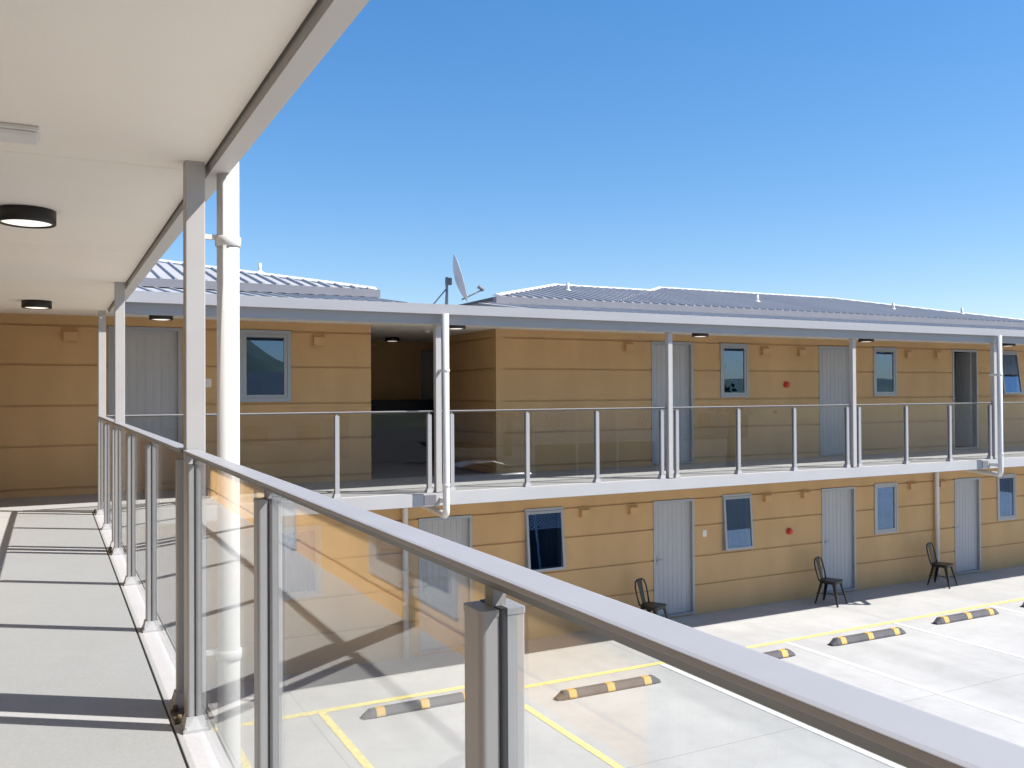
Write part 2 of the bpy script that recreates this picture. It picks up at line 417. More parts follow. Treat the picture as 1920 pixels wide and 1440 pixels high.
door_parts(block, 0.70, 1.62, 0.02, 2.225, far)
window_parts(block, 2.39, 3.12, 1.20, 2.225, far, curtains=((0.0, 0.16),), fw=0.055)
for k, (a, b) in enumerate(up_right_doors):
    door_parts(block, a, b, 0.02, 2.215, far, open_in=(k == 2), label='grey door standing open onto a dark room' if k == 2 else None)
for k, (a, b) in enumerate(up_right_wins):
    window_parts(block, a, b, 1.205, 2.215, far, tilt=R(7) if k == 2 else 0, curtains=((0.6, 1.0),) if k < 1 else ((0.85, 1.0),) if k < 2 else (), label='top hung window pushed wide open' if k == 2 else None)
for a, b in low_doors: door_parts(block, a, b, ZG + 0.03, -0.635, far)
for k, (a, b) in enumerate(low_wins):
    window_parts(block, a, b, -1.655, -0.61, far, tilt=(0, R(5), R(3.5), 0, 0)[k], curtains=(((0.0, 1.0),), ((0.7, 1.0),), ((0.55, 1.0),), ((0.45, 0.9),), ((0.3, 0.9),))[k],
                 label={1: 'top hung window propped open', 2: 'top hung window slightly open'}.get(k))
# walkway slab, soffit, beam, gutter
m = MB(); m.box(0.569, X_END, 10.868, YF + 0.13, -0.168, -0.0); m.build('walkway_slab', M['slab'], block, bevel=0.006)
m = MB(); m.box(XW, X_END, 11.01, YF - 0.003, 0.001, 0.006); m.build('walkway_floor', M['floor'], block)
m = MB()
m.prism([(YB + 0.085, 2.245), (YF + 0.02, 2.352), (YF + 0.02, 2.372), (YB + 0.085, 2.262)], XW + 0.001, X_END, 'yz')
m.box(4.33, 8.6, YF + 0.021, 17.0, 2.352, 2.372)
m.build('soffit', M['soffit'], block)
m = MB(); m.box(0.664, X_END, YB, YB + 0.08, 2.2085, 2.345); m.build('roof_beam', M['beam'], block, bevel=0.004)
def gutter_outline(f, s):       # open box gutter: front lip f, s = +1 when it runs along x
    return [(f, 2.335), (f + 0.135, 2.335), (f + 0.135, 2.40), (f + 0.129, 2.40), (f + 0.129, 2.341), (f + 0.006, 2.341), (f + 0.006, 2.452), (f + 0.014, 2.452), (f + 0.014, 2.462), (f, 2.462)]
m = MB(); m.prism(gutter_outline(10.70, 1), 0.735, X_END, 'yz'); m.build('gutter', M['gutter'], block)
# walkway roof sheet with low ribs
def ribbed(mb, quadfn, x0, x1, step, w=0.03, h=0.028):
    x = x0 + step * 0.5
    while x < x1:
        y0, z0, y1, z1 = quadfn(x)
        if y1 - y0 > 0.05:
            a = w / 2
            P = [(x - a, y0, z0 - 0.004), (x - a * 0.6, y0, z0 + h), (x + a * 0.6, y0, z0 + h), (x + a, y0, z0 - 0.004)]
            Q = [(px, y1, pz - z0 + z1) for px, _, pz in P]
            mb.poly(P[::-1] if False else P)
            for k in range(3): mb.poly([P[k], Q[k], Q[k + 1], P[k + 1]])
            mb.poly(Q[::-1])
        x += step
m = MB()
m.prism([(10.735, 2.438), (12.62, 2.705), (12.62, 2.720), (10.735, 2.453)], XW, 4.27, 'yz')
m.prism([(10.735, 2.438), (12.62, 2.705), (12.62, 2.720), (10.735, 2.453)], 5.95, X_END, 'yz')
m.box(4.27, 5.95, 10.735, 17.4, 2.435, 2.45)
ribbed(m, lambda x: (10.74, 2.4535, 12.51, 2.704), 6.0, X_END, 0.19, h=0.02)
ribbed(m, lambda x: (10.74, 2.4535, 12.51, 2.704), 0.75, 4.25, 0.19, h=0.02)
m.build('walkway_roof', M['roof'], block)

T_P = 0.225
def hip_roof(name, x0, x1, y0, ze, depth, left_hip=True, right_hip=True, cut=None, join=None):
    """hipped roof: eave line y0 at height ze, ridge `depth` further back"""
    yr, zr, yb = y0 + depth, ze + depth * T_P, y0 + 2 * depth
    xa = x0 + depth if left_hip else x0; xb = x1 - depth if right_hip else x1
    m = MB(); t = 0.012
    m.poly([(x0, y0, ze), (cut or x1, y0, ze), (xb, yr, zr), (xa, yr, zr)])
    m.poly([(x1, yb, ze), (x0, yb, ze), (xa, yr, zr), (xb, yr, zr)])
    if right_hip: m.poly([(x1, y0, ze), (x1, yb, ze), (xb, yr, zr)])
    elif not cut: m.poly([(x1, y0, ze), (x1, yb, ze), (x1, yr, zr)])
    m.poly([(x0, yb, ze), (x0, y0, ze), (xa, yr, zr)]) if left_hip else m.poly([(x0, yb, ze), (x0, y0, ze), (x0, yr, zr)])
    m.poly([(x0, y0, ze), (x0, yb, ze), (x1, yb, ze), (x1, y0, ze)])
    def q(x):
        d = depth
        if left_hip: d = min(d, x - x0)
        if right_hip: d = min(d, x1 - x)
        if cut and x > cut: return y0 + (x - cut), ze + (x - cut) * T_P, y0 + d - 0.02, ze + (d - 0.02) * T_P
        return y0 - 0.03, ze - 0.03 * T_P, y0 + d - 0.02, ze + (d - 0.02) * T_P
    ribbed(m, q, x0, x1, 0.19, w=0.045, h=0.032)
    r = m.build(name, M['roof'], block)
    e = MB(); e.prism([(y0 - 0.10, ze - 0.115), (y0 + 0.02, ze - 0.115), (y0 + 0.02, ze - 0.012), (y0 - 0.092, ze - 0.012), (y0 - 0.092, ze - 0.004), (y0 - 0.10, ze - 0.004)], (x0 - 0.04) if not join else join, (cut or x1 + 0.04), 'yz')
    e.build('roof_gutter', M['eave'], r)
    c = MB()
    def cap(a, b, w=0.075):
        a, b = Vector(a), Vector(b); d = (b - a).normalized(); n = Vector((-d.y, d.x, 0)).normalized()
        top = Vector((0, 0, 0.045)); side = Vector((0, 0, 0.008))
        A = [a - n * w + side, a + top, a + n * w + side]; B = [b - n * w + side, b + top, b + n * w + side]
        c.poly([A[0], A[1], B[1], B[0]]); c.poly([A[1], A[2], B[2], B[1]]); c.poly([A[0], A[2], A[1]]); c.poly([B[0], B[1], B[2]])
    if xb - xa > 0.05: cap((xa, yr, zr), (xb, yr, zr))
    if left_hip: cap((x0, y0, ze) if not join else (join + 2.545, y0 + 2.545, ze + 2.545 * T_P), (xa, yr, zr))
    if right_hip: cap((x1, y0, ze), (xb, yr, zr))
    c.build('ridge_cap', M['ridge'], r)
    return r
r1 = hip_roof('roof', -6.0, 4.27, 12.6, 2.835, 2.71, left_hip=False)
r2 = hip_roof('roof', 6.25, 11.095, 12.6, 2.83, 2.545, right_hip=False, cut=8.55)
r3 = hip_roof('roof', 8.55, 20.6, 12.6, 2.83, 3.40, join=8.55)
m = MB(); m.box(-3.0, 4.1, 12.70, 17.6, 2.66, 2.83); m.box(6.4, 20.4, 12.70, 17.4, 2.66, 2.825); m.build('roof_framing', M['beam'], block)
def vent_pipe(parent, x, y, z, h=0.16, r=0.028):
    m = MB(); m.tube([(x, y, z - 0.05), (x, y, z + h)], r, 12); m.lathe([(0.07, 0.0), (0.06, 0.025), (0.03, 0.05)], (x, y, z - 0.005), 12)
    m.build('vent_pipe', M['white'], parent)
def roof_z(y): return 2.83 + (y - 12.6) * T_P
for p, px, py in ((r1, 2.95, 14.3), (r2, 8.47, 14.1), (r3, 12.95, 14.0), (r3, 17.0, 14.0), (r3, 18.95, 13.7)): vent_pipe(p, px, py, roof_z(py))

# columns and downpipes of the block
for x in (4.545, 8.32, 12.215, 15.985, 19.9):
    m = MB(); m.box(x - 0.04, x + 0.04, 10.865, 10.945, 0.012, 2.30); c = m.build('column', M['colm'], block, bevel=0.004)
    b = MB(); b.box(x - 0.085, x + 0.085, 10.885, 11.035, 0.006, 0.018)
    b.build('base_plate', M['bolt'], c)
def downpipe(parent, x, yo, yw, ztop, horizontal=True, xw=None):
    xw = x if xw is None else xw
    m = MB()
    path = arc_path([(x, yo, ztop), (x, yo, -0.275), (xw, yw, -0.255), (xw, yw, ZG + 0.0)], 0.09, 8) if horizontal else [(x, yo, ztop), (x, yo, ZG)]
    m.tube(path, 0.045, 20)
    for zz in ((1.6, 0.12) if horizontal else (1.93, 0.24, -1.5)):
        m.lathe([(0.049, -0.02), (0.052, -0.018), (0.052, 0.018), (0.049, 0.02)], (x, yo, zz), 20)
    if horizontal: m.lathe([(0.049, -0.02), (0.052, -0.018), (0.052, 0.018), (0.049, 0.02)], (xw, yw, -1.4), 20)
    d = m.build('downpipe', M['white'], parent); return d
for x in (4.53, 15.765):
    d = downpipe(block, x + (0.025 if x < 5 else 0.03), 10.655, 12.93, 2.335, xw=4.845 if x < 5 else 17.0)
    b = MB(); xx = x + 0.03; b.box(xx - 0.012, xx + 0.012, 10.70, 10.868, -0.12, -0.06)
    b.build('pipe_bracket', M['white'], d)
    b = MB(); b.box(xx - 0.012, xx + 0.012, 10.70, 10.865, 1.58, 1.62); b.build('pipe_bracket', M['white'], d)
    h = MB(); h.box(x - 0.20, x - 0.03, 10.862, 10.868, -0.145, -0.02); h.build('fixing_plate', M['plate'], block)

# ------------------------------------------------------------------ the wing the camera stands on
w_ = thing('motel_wing', 'near motel wing with its covered walkway and cream soffit in the left foreground', 'building', (XW, 5, ZG))
Y0 = -4.0
wh = [(4.1, 5.45, 0.18, 2.1), (7.4, 8.3, 0.02, 2.15), (1.6, 2.5, 0.02, 2.15), (-1.4, -0.5, 0.02, 2.15)]
board_wall(Y0, YF - 0.002, ROWS_UP, wh, wing).build('upper_wall', M['tan'], w_)
window_parts(w_, 4.1, 5.45, 0.18, 2.1, wing, curtains=((0.0, 0.35), (0.7, 1.0)))
for a, b in ((7.4, 8.3), (1.6, 2.5), (-1.4, -0.5)): door_parts(w_, a, b, 0.02, 2.15, wing)
board_wall(Y0, YF - 0.002, ROWS_LOW, [], wing).build('lower_wall', M['tan'], w_)
m = MB(); m.box(XW - 0.13, 0.567, Y0, YF + 0.13, -0.168, -0.006); m.build('walkway_slab', M['slab'], w_)
m = MB(); m.box(XW, 0.4245, Y0, 10.998, -0.006, 0.004); m.build('walkway_floor', M['floor'], w_)
m = MB(); m.box(0.4335, 0.567, Y0, 10.868, -0.006, 0.006); m.build('walkway_edge', M['nib'], w_, bevel=0.003)
m = MB(); m.box(0.4245, 0.4335, Y0, 10.99, -0.006, -0.002); m.build('floor_joint', M['joint'], w_)
m = MB(); m.box(0.567, X_END, 10.868, 11.002, 0.0005, 0.006); m.box(XW, 0.42, 11.0015, 11.0085, -0.004, 0.0035); m.build('walkway_edge', M['nib'], block)
m = MB()
ys = [Y0, 1.55, 4.55 - 0.60, 6.35, 8.75, 10.862]
for a, b in zip(ys, ys[1:]): m.box(XW, 0.571, a, b - 0.003, 2.245, 2.262)
m.box(XW, 0.571, Y0, 10.85, 2.2625, 2.28)
m.build('soffit', M['soffit'], w_)
m = MB(); m.box(0.580, XB, Y0, 10.77, 2.2085, 2.345); m.build('roof_beam', M['beam'], w_, bevel=0.004)
m = MB(); m.box(0.5815, XB - 0.0015, Y0, 10.765, 2.2050, 2.2082); m.build('beam_painted_bounce', M['bounce_tone'], w_)  # added thin sheet, paints bounce light onto the beam's underside
m = MB(); m.box(0.571, 0.580, Y0, 10.77, 2.252, 2.30); m.build('shadow_gap', M['gap'], w_)
m = MB(); m.prism([(-p[0] + 11.43, p[1]) for p in gutter_outline(10.70, 1)], Y0, 10.69, 'xz'); m.build('gutter', M['gutter'], w_)
m = MB(); m.prism([(0.70, 2.440), (-2.0, 2.70), (-2.0, 2.715), (0.70, 2.455)], Y0, 10.72, 'xz'); m.build('walkway_roof', M['roof'], w_)
for y in (3.82, 8.13, 10.92):
    m = MB(); m.box(0.487, 0.563, y - 0.038, y + 0.038, 0.012, 2.25); c = m.build('column', M['colm'], w_, bevel=0.004)
    b = MB(); b.box(0.44, 0.585, y - 0.08, y + 0.08, 0.005, 0.016)
    for sx, sy in ((-0.055, -0.06), (-0.055, 0.06), (0.05, -0.06), (0.05, 0.06)): b.lathe([(0.011, 0), (0.011, 0.02), (0.006, 0.024)], (0.513 + sx, y + sy, 0.014), 8)
    b.build('base_plate', M['bolt'], c)
d = downpipe(w_, 0.655, 3.80, 0, 2.335, horizontal=False)
for zz in (1.945, 0.255):
    b = MB(); b.box(0.563, 0.62, 3.79, 3.81, zz - 0.01, zz + 0.01); b.build('pipe_bracket', M['white'], d)

# ------------------------------------------------------------------ glass balustrades
def make_post():
    """post at local origin, rail running along local y, walkway on -x"""
    m = MB(); n = 8
    pts = []
    hw, hd, r1_, r2_ = 0.0315, 0.0275, 0.009, 0.004
    for cx, cy, rr, a0 in ((-hw + r1_, -hd + r1_, r1_, 180), (hw - r2_, -hd + r2_, r2_, 270), (hw - r2_, hd - r2_, r2_, 0), (-hw + r1_, hd - r1_, r1_, 90)):
        for k in range(n + 1):
            th = R(a0 + 90 * k / n); pts.append((cx + rr * math.cos(th), cy + rr * math.sin(th)))
    m.prism(pts, 0.012, 1.022, 'xy')
    m.prism([(x * 1.03, y * 1.03) for x, y in pts], 1.022, 1.030, 'xy')
    p = m.build('post', M['grey'], None, origin=(0, 0, 0))
    k = MB(); k.box(-0.0055, 0.0055, -0.0292, 0.0292, 0.02, 1.0312); k.build('gasket', M['gasket'], None, origin=(0, 0, 0)).parent = p
    s = MB(); s.box(-0.006, 0.012, -0.012, 0.012, 1.028, 1.056); s.build('rail_bracket', M['beam'], None, origin=(0, 0, 0)).parent = p
    b = MB(); b.box(-0.05, 0.045, -0.05, 0.05, 0.006, 0.018)
    for sx, sy in ((-0.038, -0.038), (-0.038, 0.038), (0.034, -0.038), (0.034, 0.038)): b.lathe([(0.008, 0), (0.008, 0.012), (0.004, 0.015)], (sx, sy, 0.017), 8)
    i = [(-0.036, -0.034), (0.036, -0.034), (0.036, 0.034), (-0.036, 0.034)]
    o_ = [(-0.046, -0.046), (0.042, -0.046), (0.042, 0.046), (-0.046, 0.046)]
    for k in range(4):
        k2 = (k + 1) % 4
        b.poly([(*o_[k], 0.018), (*o_[k2], 0.018), (*i[k2], 0.062), (*i[k], 0.062)])
    b.poly([(*q, 0.062) for q in i])
    b.build('base_plate', M['slab'], None, origin=(0, 0, 0)).parent = p
    return p
PROTO = make_post(); used = [False]
RAIL = [(-0.030, 1.0800), (-0.030, 1.0725), (0.030, 1.0725), (0.030, 1.0800), (0.024, 1.0812), (-0.024, 1.0812)]
RAIL_UNDERSIDE = [(-0.0285, 1.0730), (-0.011, 1.0560), (0.011, 1.0560), (0.0285, 1.0730)]
def balustrade(label, a, b, posts, along):
    if along == 'y': base = (XR, (a + b) / 2, 0.0); rot = 0
    else: base = ((a + b) / 2, YR, 0.0); rot = R(90)        # local +y -> world -x, local -x -> world -y?
    t = thing('glass_balustrade', label, 'balustrade', base, 'glass balustrades with grey posts along the walkways')
    t.rotation_euler = (0, 0, 0)
    c = (a + b) / 2
    def place(o, s):
        o.parent = t
        if along == 'y': o.location = (0, s - c, 0)
        else: o.location = (s - c, 0, 0); o.rotation_euler = (0, 0, R(-90))
    for s in posts:
        if not used[0]: p = PROTO; used[0] = True
        else: p = copy_tree(PROTO)
        place(p, s)
    m = MB(); m.prism(RAIL, a - c, b - c, 'xz'); h = m.build('handrail', M['railtop'], None, origin=(0, 0, 0), bevel=0.001); place(h, c)
    m = MB(); m.prism(RAIL_UNDERSIDE, a - c + 0.002, b - c - 0.002, 'xz'); k = m.build('rail_painted_shade', M['rail_shade'], None, origin=(0, 0, 0)); k.parent = h  # rail's lower faces as a separate dark piece, painting in their shade
    for p0, p1 in zip(posts, posts[1:]):
        L_ = p1 - p0 - 0.044
        if L_ < 0.2: continue
        m = MB(); m.box(-0.004, 0.004, -L_ / 2, L_ / 2, 0.075, 1.060)
        g_ = m.build('glass_pane', M['glass'], None, origin=(0, 0, 0)); place(g_, (p0 + p1) / 2)
    return t
balustrade('nearest glass balustrade with its handrail crossing the lower right foreground', -2.2, 3.772, [-1.62, -0.30, 1.03, 2.36, 3.665], 'y')
balustrade('middle glass balustrade of the near walkway, from white downpipe to second column', 3.868, 8.082, [3.98, 5.31, 6.67, 7.98], 'y')
balustrade('short glass balustrade at the inner corner end of the near walkway', 8.178, 10.872, [8.30, 9.52, 10.74], 'y')
balustrade('far glass balustrade below the blue reflecting window, ending at left downpipe', 0.575, 4.495, [0.70, 1.965, 3.19, 4.43], 'x')
balustrade('far glass balustrade in front of the dark passage corner, right of left downpipe', 4.60, 8.272, [4.75, 5.89, 7.035, 8.19], 'x')
balustrade('far glass balustrade between the two plain columns, below upper red alarm', 8.368, 12.167, [8.47, 9.685, 10.876, 12.09], 'x')
balustrade('far glass balustrade in front of the open dark doorway', 12.263, 15.94, [12.375, 13.56, 14.73, 15.89], 'x')
balustrade('far glass balustrade cut by the right edge, right of right downpipe', 16.04, 19.85, [16.19, 17.4, 18.6, 19.75], 'x')

# ------------------------------------------------------------------ small fixtures
def ceiling_light(label, x, y, z):
    t = thing('ceiling_light', label, 'ceiling light', (x, y, z), 'round black ceiling lights under the soffits')
    return t
lt = thing('ceiling_light', '', 'ceiling light', (0, 0, 0), 'round black ceiling lights under the soffits')
m = MB(); m.lathe([(0.128, 0.0), (0.135, -0.004), (0.135, -0.068), (0.131, -0.072), (0.119, -0.072), (0.117, -0.062)], (0, 0, 0), 40); h = m.build('housing', M['dark'], None, origin=(0, 0, 0)); h.parent = lt
m = MB(); m.lathe([(0.1165, -0.060), (0.1165, -0.064), (0.08, -0.071), (0.03, -0.074), (0.005, -0.0745)], (0, 0, 0), 40); h = m.build('diffuser', M['lamp'], None, origin=(0, 0, 0)); h.parent = lt
def soff(y): return 2.245 + (y - 10.859) / (YF + 0.02 - 10.859) * 0.107
LIGHTS = [(-0.10, 5.15, 2.245, 'largest round black ceiling light, cut by the left edge of the view'),
          (-0.107, 10.05, 2.245, 'smaller round black ceiling light on the cream soffit above the walkway end'),
          (1.185, 11.35, soff(11.35), 'round black ceiling light above the grey door beside the near columns'),
          (5.66, 15.75, 2.352, 'round black ceiling light deep inside the recessed passage'),
          (5.0, 11.33, soff(11.33), 'round black ceiling light just right of the left downpipe at the passage'),
          (9.37, 11.45, soff(11.45), 'round black ceiling light between a plain column and the upper narrow window'),
          (13.18, 11.45, soff(11.45), 'round black ceiling light above the upper window with tree reflection'),
          (17.25, 11.45, soff(11.45), 'round black ceiling light half hidden behind the right downpipe')]
for k, (x, y, zz, lab) in enumerate(LIGHTS):
    o = lt if k == 0 else copy_tree(lt)
    o.location = (x, y, zz); o['label'] = lab
t = thing('batten_light', 'white rectangular fitting on the cream soffit, cut by the left edge', 'ceiling light', (-0.3, 3.60, 2.245))
m = MB(); m.box(-0.57, -0.03, 3.53, 3.68, 2.228, 2.2445); m.build('housing', M['white'], t, bevel=0.004)
m = MB(); m.prism([(3.54, 2.228), (3.55, 2.208), (3.66, 2.208), (3.67, 2.228)], -0.565, -0.036, 'yz'); m.build('diffuser', M['white'], t, bevel=0.006)
m = MB(); m.lathe([(0.055, 0), (0.052, -0.02), (0.035, -0.04), (0.005, -0.045)], (5.55, 13.75, 2.352), 20)
tag(m.build('smoke_detector', M['white']), 'small white smoke detector on the passage ceiling', 'smoke detector')

# hooded wall vents under the soffits
def vent_mesh():
    m = MB()
    m.box(-0.075, 0.075, -0.008, 0.0, -0.075, 0.075)
    m.prism([(-0.008, 0.068), (-0.055, 0.030), (-0.055, -0.062), (-0.049, -0.062), (-0.049, 0.026), (-0.008, 0.058)], -0.065, 0.065, 'yz')
    m.prism([(-0.008, 0.062), (-0.052, 0.028), (-0.052, -0.062), (-0.008, -0.062)], -0.066, -0.060, 'yz'); m.prism([(-0.008, 0.062), (-0.052, 0.028), (-0.052, -0.062), (-0.008, -0.062)], 0.060, 0.066, 'yz')
    return m.build('wall_vent', M['tan_trim'], None, origin=(0, 0, 0))
vm = vent_mesh()
VENTS = [(0.25, 2.095, 'tan wall vent left of the upper grey door, seen past the near columns'),
         (3.526, 2.10, 'tan wall vent right of the blue reflecting window, beside the passage'),
         (9.04, 2.11, 'tan wall vent left of the upper door behind the plain column'),
         (12.18, 2.09, 'tan wall vent just right of the narrow upper window, above red alarm'),
         (13.13, 2.085, 'tan wall vent just left of the upper middle grey door'),
         (16.21, 2.09, 'tan wall vent just right of the upper window with tree reflection'),
         (17.14, 2.10, 'tan wall vent just left of the open dark doorway'),
         (20.28, 2.09, 'tan wall vent at the right edge beyond the wide open upper window'),
         (8.10, -0.728, 'lower tan wall vent just right of the propped open ground window'),
         (9.10, -0.745, 'lower tan wall vent just left of the ground door by the first chair'),
         (12.21, -0.712, 'lower tan wall vent just right of the slightly open ground window'),
         (13.20, -0.707, 'lower tan wall vent just left of the ground door by the second chair'),
         (16.27, -0.70, 'lower tan wall vent right of the third ground window'),
         (17.22, -0.70, 'lower tan wall vent between white wall downpipe and right ground door')]
for k, (x, zz, lab) in enumerate(VENTS):
    o = vm if k == 0 else vm.copy()
    if k: col.objects.link(o)
    o.location = (x, YF - 0.001, zz); o.rotation_euler = (0, 0, 0)
    if k < 2: o.scale = (1.25, 1.25, 1.25)
    tag(o, lab, 'wall vent', 'tan hooded vents high on the walls')
def alarm(label, x, z_):
    t = thing('fire_alarm', label, 'fire alarm', (x, YF, z_), 'red fire alarm sounders on the facade')
    m = MB(); m.lathe([(0.062, 0.0), (0.062, 0.03), (0.055, 0.038)], (x, YF - 0.001, z_), 28, axis=(0, -1, 0)); m.build('base', M['red'], t, origin=(x, YF, z_))
    m = MB(); m.lathe([(0.050, 0.037), (0.050, 0.07), (0.042, 0.082), (0.020, 0.088), (0.004, 0.089)], (x, YF - 0.001, z_), 28, axis=(0, -1, 0)); m.build('sounder', M['red'], t, origin=(x, YF, z_))
alarm('red round fire alarm sounder on the upper facade', 12.73, 1.445)
alarm('red round fire alarm sounder on the ground floor facade', 12.77, -1.407)
for x, zz, lab in ((1.967, 1.47, 'small cream switch plate on the upper wall between door and blue window'), (10.70, -1.29, 'small cream switch plate right of the ground door by the first chair')):
    m = MB(); m.box(x - 0.045, x + 0.045, YF - 0.012, YF - 0.0005, zz - 0.06, zz + 0.06); m.box(x - 0.015, x + 0.015, YF - 0.018, YF - 0.012, zz - 0.02, zz + 0.02)
    tag(m.build('switch_plate', M['soffit'], bevel=0.003), lab, 'switch plate', 'cream switch plates by the doors')

# satellite dish on the walkway roof over the passage
t = thing('satellite_dish', 'grey satellite dish on a braced mast on the roof above the passage', 'satellite dish', (5.24, 12.2, 2.45))
m = MB(); m.tube([(5.24, 12.2, 2.45), (5.24, 12.2, 3.03)], 0.02, 12); m.build('mast', M['beam'], t)
for dx, dy in ((-0.34, 0.05), (-0.12, -0.2)):
    m = MB(); m.tube([(5.24 + dx, 12.2 + dy, 2.455), (5.235, 12.2, 2.86)], 0.010, 8); m.build('strut', M['beam'], t)
nrm = Vector((0.90, -0.34, 0.28)).normalized(); dc = Vector((5.37, 12.17, 3.00))
m = MB(); prof = [(0.36 * k / 10, 0.22 * (k / 10) ** 2 * 0.36) for k in range(1, 11)]
back_prof = [(r_, z_ - 0.008) for r_, z_ in prof]
m.lathe(back_prof + [(0.366, prof[-1][1] - 0.004)] + prof[::-1], (0, 0, 0), 40)
rot = Vector((0, 0, 1)).rotation_difference(nrm).to_matrix()
m.map(lambda p: dc + rot @ Vector((p.x * 1.0, p.y * 0.92, p.z)))
m.build('reflector', M['dish'], t)
m = MB(); m.box(5.225, 5.31, 12.165, 12.235, 2.915, 3.02); m.build('mount', M['plate'], t, bevel=0.006)
low = dc - Vector((0, 0, 1)).cross(nrm).cross(nrm).normalized() * -0.30
low = Vector((5.455, 12.14, 2.70)); tip = Vector((5.73, 12.05, 2.84))
m = MB(); m.tube([low, tip], 0.011, 8); m.build('arm', M['plate'], t)
m = MB(); m.lathe([(0.012, -0.05), (0.026, -0.045), (0.026, 0.02), (0.034, 0.05), (0.030, 0.055)], tip + Vector((0, 0, 0.03)), 14, axis=(-0.75, 0.2, 0.55)); m.build('feed_horn', M['plate'], t)

# ------------------------------------------------------------------ wheel stops
ws = thing('wheel_stop', '', 'wheel stop', (0, 0, 0), 'rubber wheel stops at the head of the parking bays')
m = MB(); L2 = 0.825; wy, wz = 0.075, 0.10
def sec(x, k, h): return [(x, -wy * k, 0.0), (x, -wy * k, 0.03 * h), (x, -wy * 0.55 * k, wz * h), (x, wy * 0.55 * k, wz * h), (x, wy * k, 0.03 * h), (x, wy * k, 0.0)]
S = [sec(-L2, 0.7, 0.35), sec(-L2 + 0.10, 1, 1), sec(L2 - 0.10, 1, 1), sec(L2, 0.7, 0.35)]
for a, b in zip(S, S[1:]):
    for k in range(5): m.poly([a[k], b[k], b[k + 1], a[k + 1]])
m.poly(S[0]); m.poly(S[-1][::-1])
h = m.build('block', M['rubber'], None, origin=(0, 0, 0), bevel=0.006); h.parent = ws
for x in (-0.60, 0.0, 0.60):
    m = MB(); a = 0.058; e = 0.004
    pr = [(-wy - e, 0.012), (-wy - e, 0.032), (-wy * 0.55 - e * 0.6, wz + e), (wy * 0.55 + e * 0.6, wz + e), (wy + e, 0.032), (wy + e, 0.012)]
    pr2 = [(wy - 0.02, 0.012), (wy - 0.02, 0.03), (0.03, wz - 0.02), (-0.03, wz - 0.02), (-wy + 0.02, 0.03), (-wy + 0.02, 0.012)]
    m.prism(pr + pr2, x - a, x + a, 'yz'); q = m.build('reflector', M['amber'], None, origin=(0, 0, 0), bevel=0.002); q.parent = ws
STOPS = [(4.30, 10.83, 'leftmost wheel stop, seen through the near glass and half behind a post'),
         (6.77, 10.25, 'wheel stop seen whole just below the handrail, right of the nearest post'),
         (9.36, 10.29, 'wheel stop mostly hidden by the handrail, only its right end showing'),
         (11.90, 10.36, 'wheel stop seen whole right of the handrail, in front of the middle chair'),
         (14.50, 10.46, 'smaller whole wheel stop in the distance in front of the right chair'),
         (17.0, 10.50, 'wheel stop at the right edge with only its tip in view')]
for k, (x, y, lab) in enumerate(STOPS):
    o = ws if k == 0 else copy_tree(ws)
    o.location = (x, y, ZG + 0.001); o['label'] = lab; o.rotation_euler = (0, 0, R((0.6, -0.8, 0.3, -1.2, -0.5, 0.4)[k]))

# ------------------------------------------------------------------ metal chairs (local: faces -y)
ch = thing('metal_chair', '', 'chair', (0, 0, 0), 'dark metal chairs outside the ground floor doors')
def rr_outline(w0, w1, d0, d1, r=0.05, n=5):
    P = [(-w0, d0), (w0, d0), (w1, d1), (-w1, d1)]; out = []
    for k in range(4):
        p = Vector(P[k]); a = (Vector(P[k - 1]) - p).normalized(); b = (Vector(P[(k + 1) % 4]) - p).normalized()
        for j in range(n + 1):
            t_ = j / n; out.append(tuple((p + a * r) * (1 - t_) ** 2 + p * 2 * t_ * (1 - t_) + (p + b * r) * t_ * t_))
    return out
m = MB(); m.prism(rr_outline(0.19, 0.165, -0.18, 0.18), 0.435, 0.455, 'xy'); m.prism(rr_outline(0.178, 0.155, -0.168, 0.168), 0.395, 0.436, 'xy')
o = m.build('seat', M['chair'], None, origin=(0, 0, 0), bevel=0.004); o.parent = ch
for sx, sy, wt in ((-1, -1, 0.19), (1, -1, 0.19), (-1, 1, 0.165), (1, 1, 0.165)):
    m = MB()
    top = Vector((sx * (wt - 0.03), sy * 0.15, 0.42)); bot = Vector((sx * (wt + 0.035), sy * 0.235, 0.0))
    ax = (bot - top).normalized(); e1 = Vector((-sx, 0, 0)); e2 = Vector((0, -sy, 0))
    A = [top + e1 * a_ + e2 * b_ for a_, b_ in ((0, 0), (0.06, 0), (0.06, 0.007), (0.007, 0.007), (0.007, 0.06), (0, 0.06))]
    B = [bot + e1 * a_ + e2 * b_ for a_, b_ in ((0, 0), (0.026, 0), (0.026, 0.007), (0.007, 0.007), (0.007, 0.026), (0, 0.026))]
    for k in range(6): m.poly([A[k], A[(k + 1) % 6], B[(k + 1) % 6], B[k]])
    m.poly(A[::-1]); m.poly(B)
    o = m.build('leg', M['chair'], None, origin=(0, 0, 0)); o.parent = ch
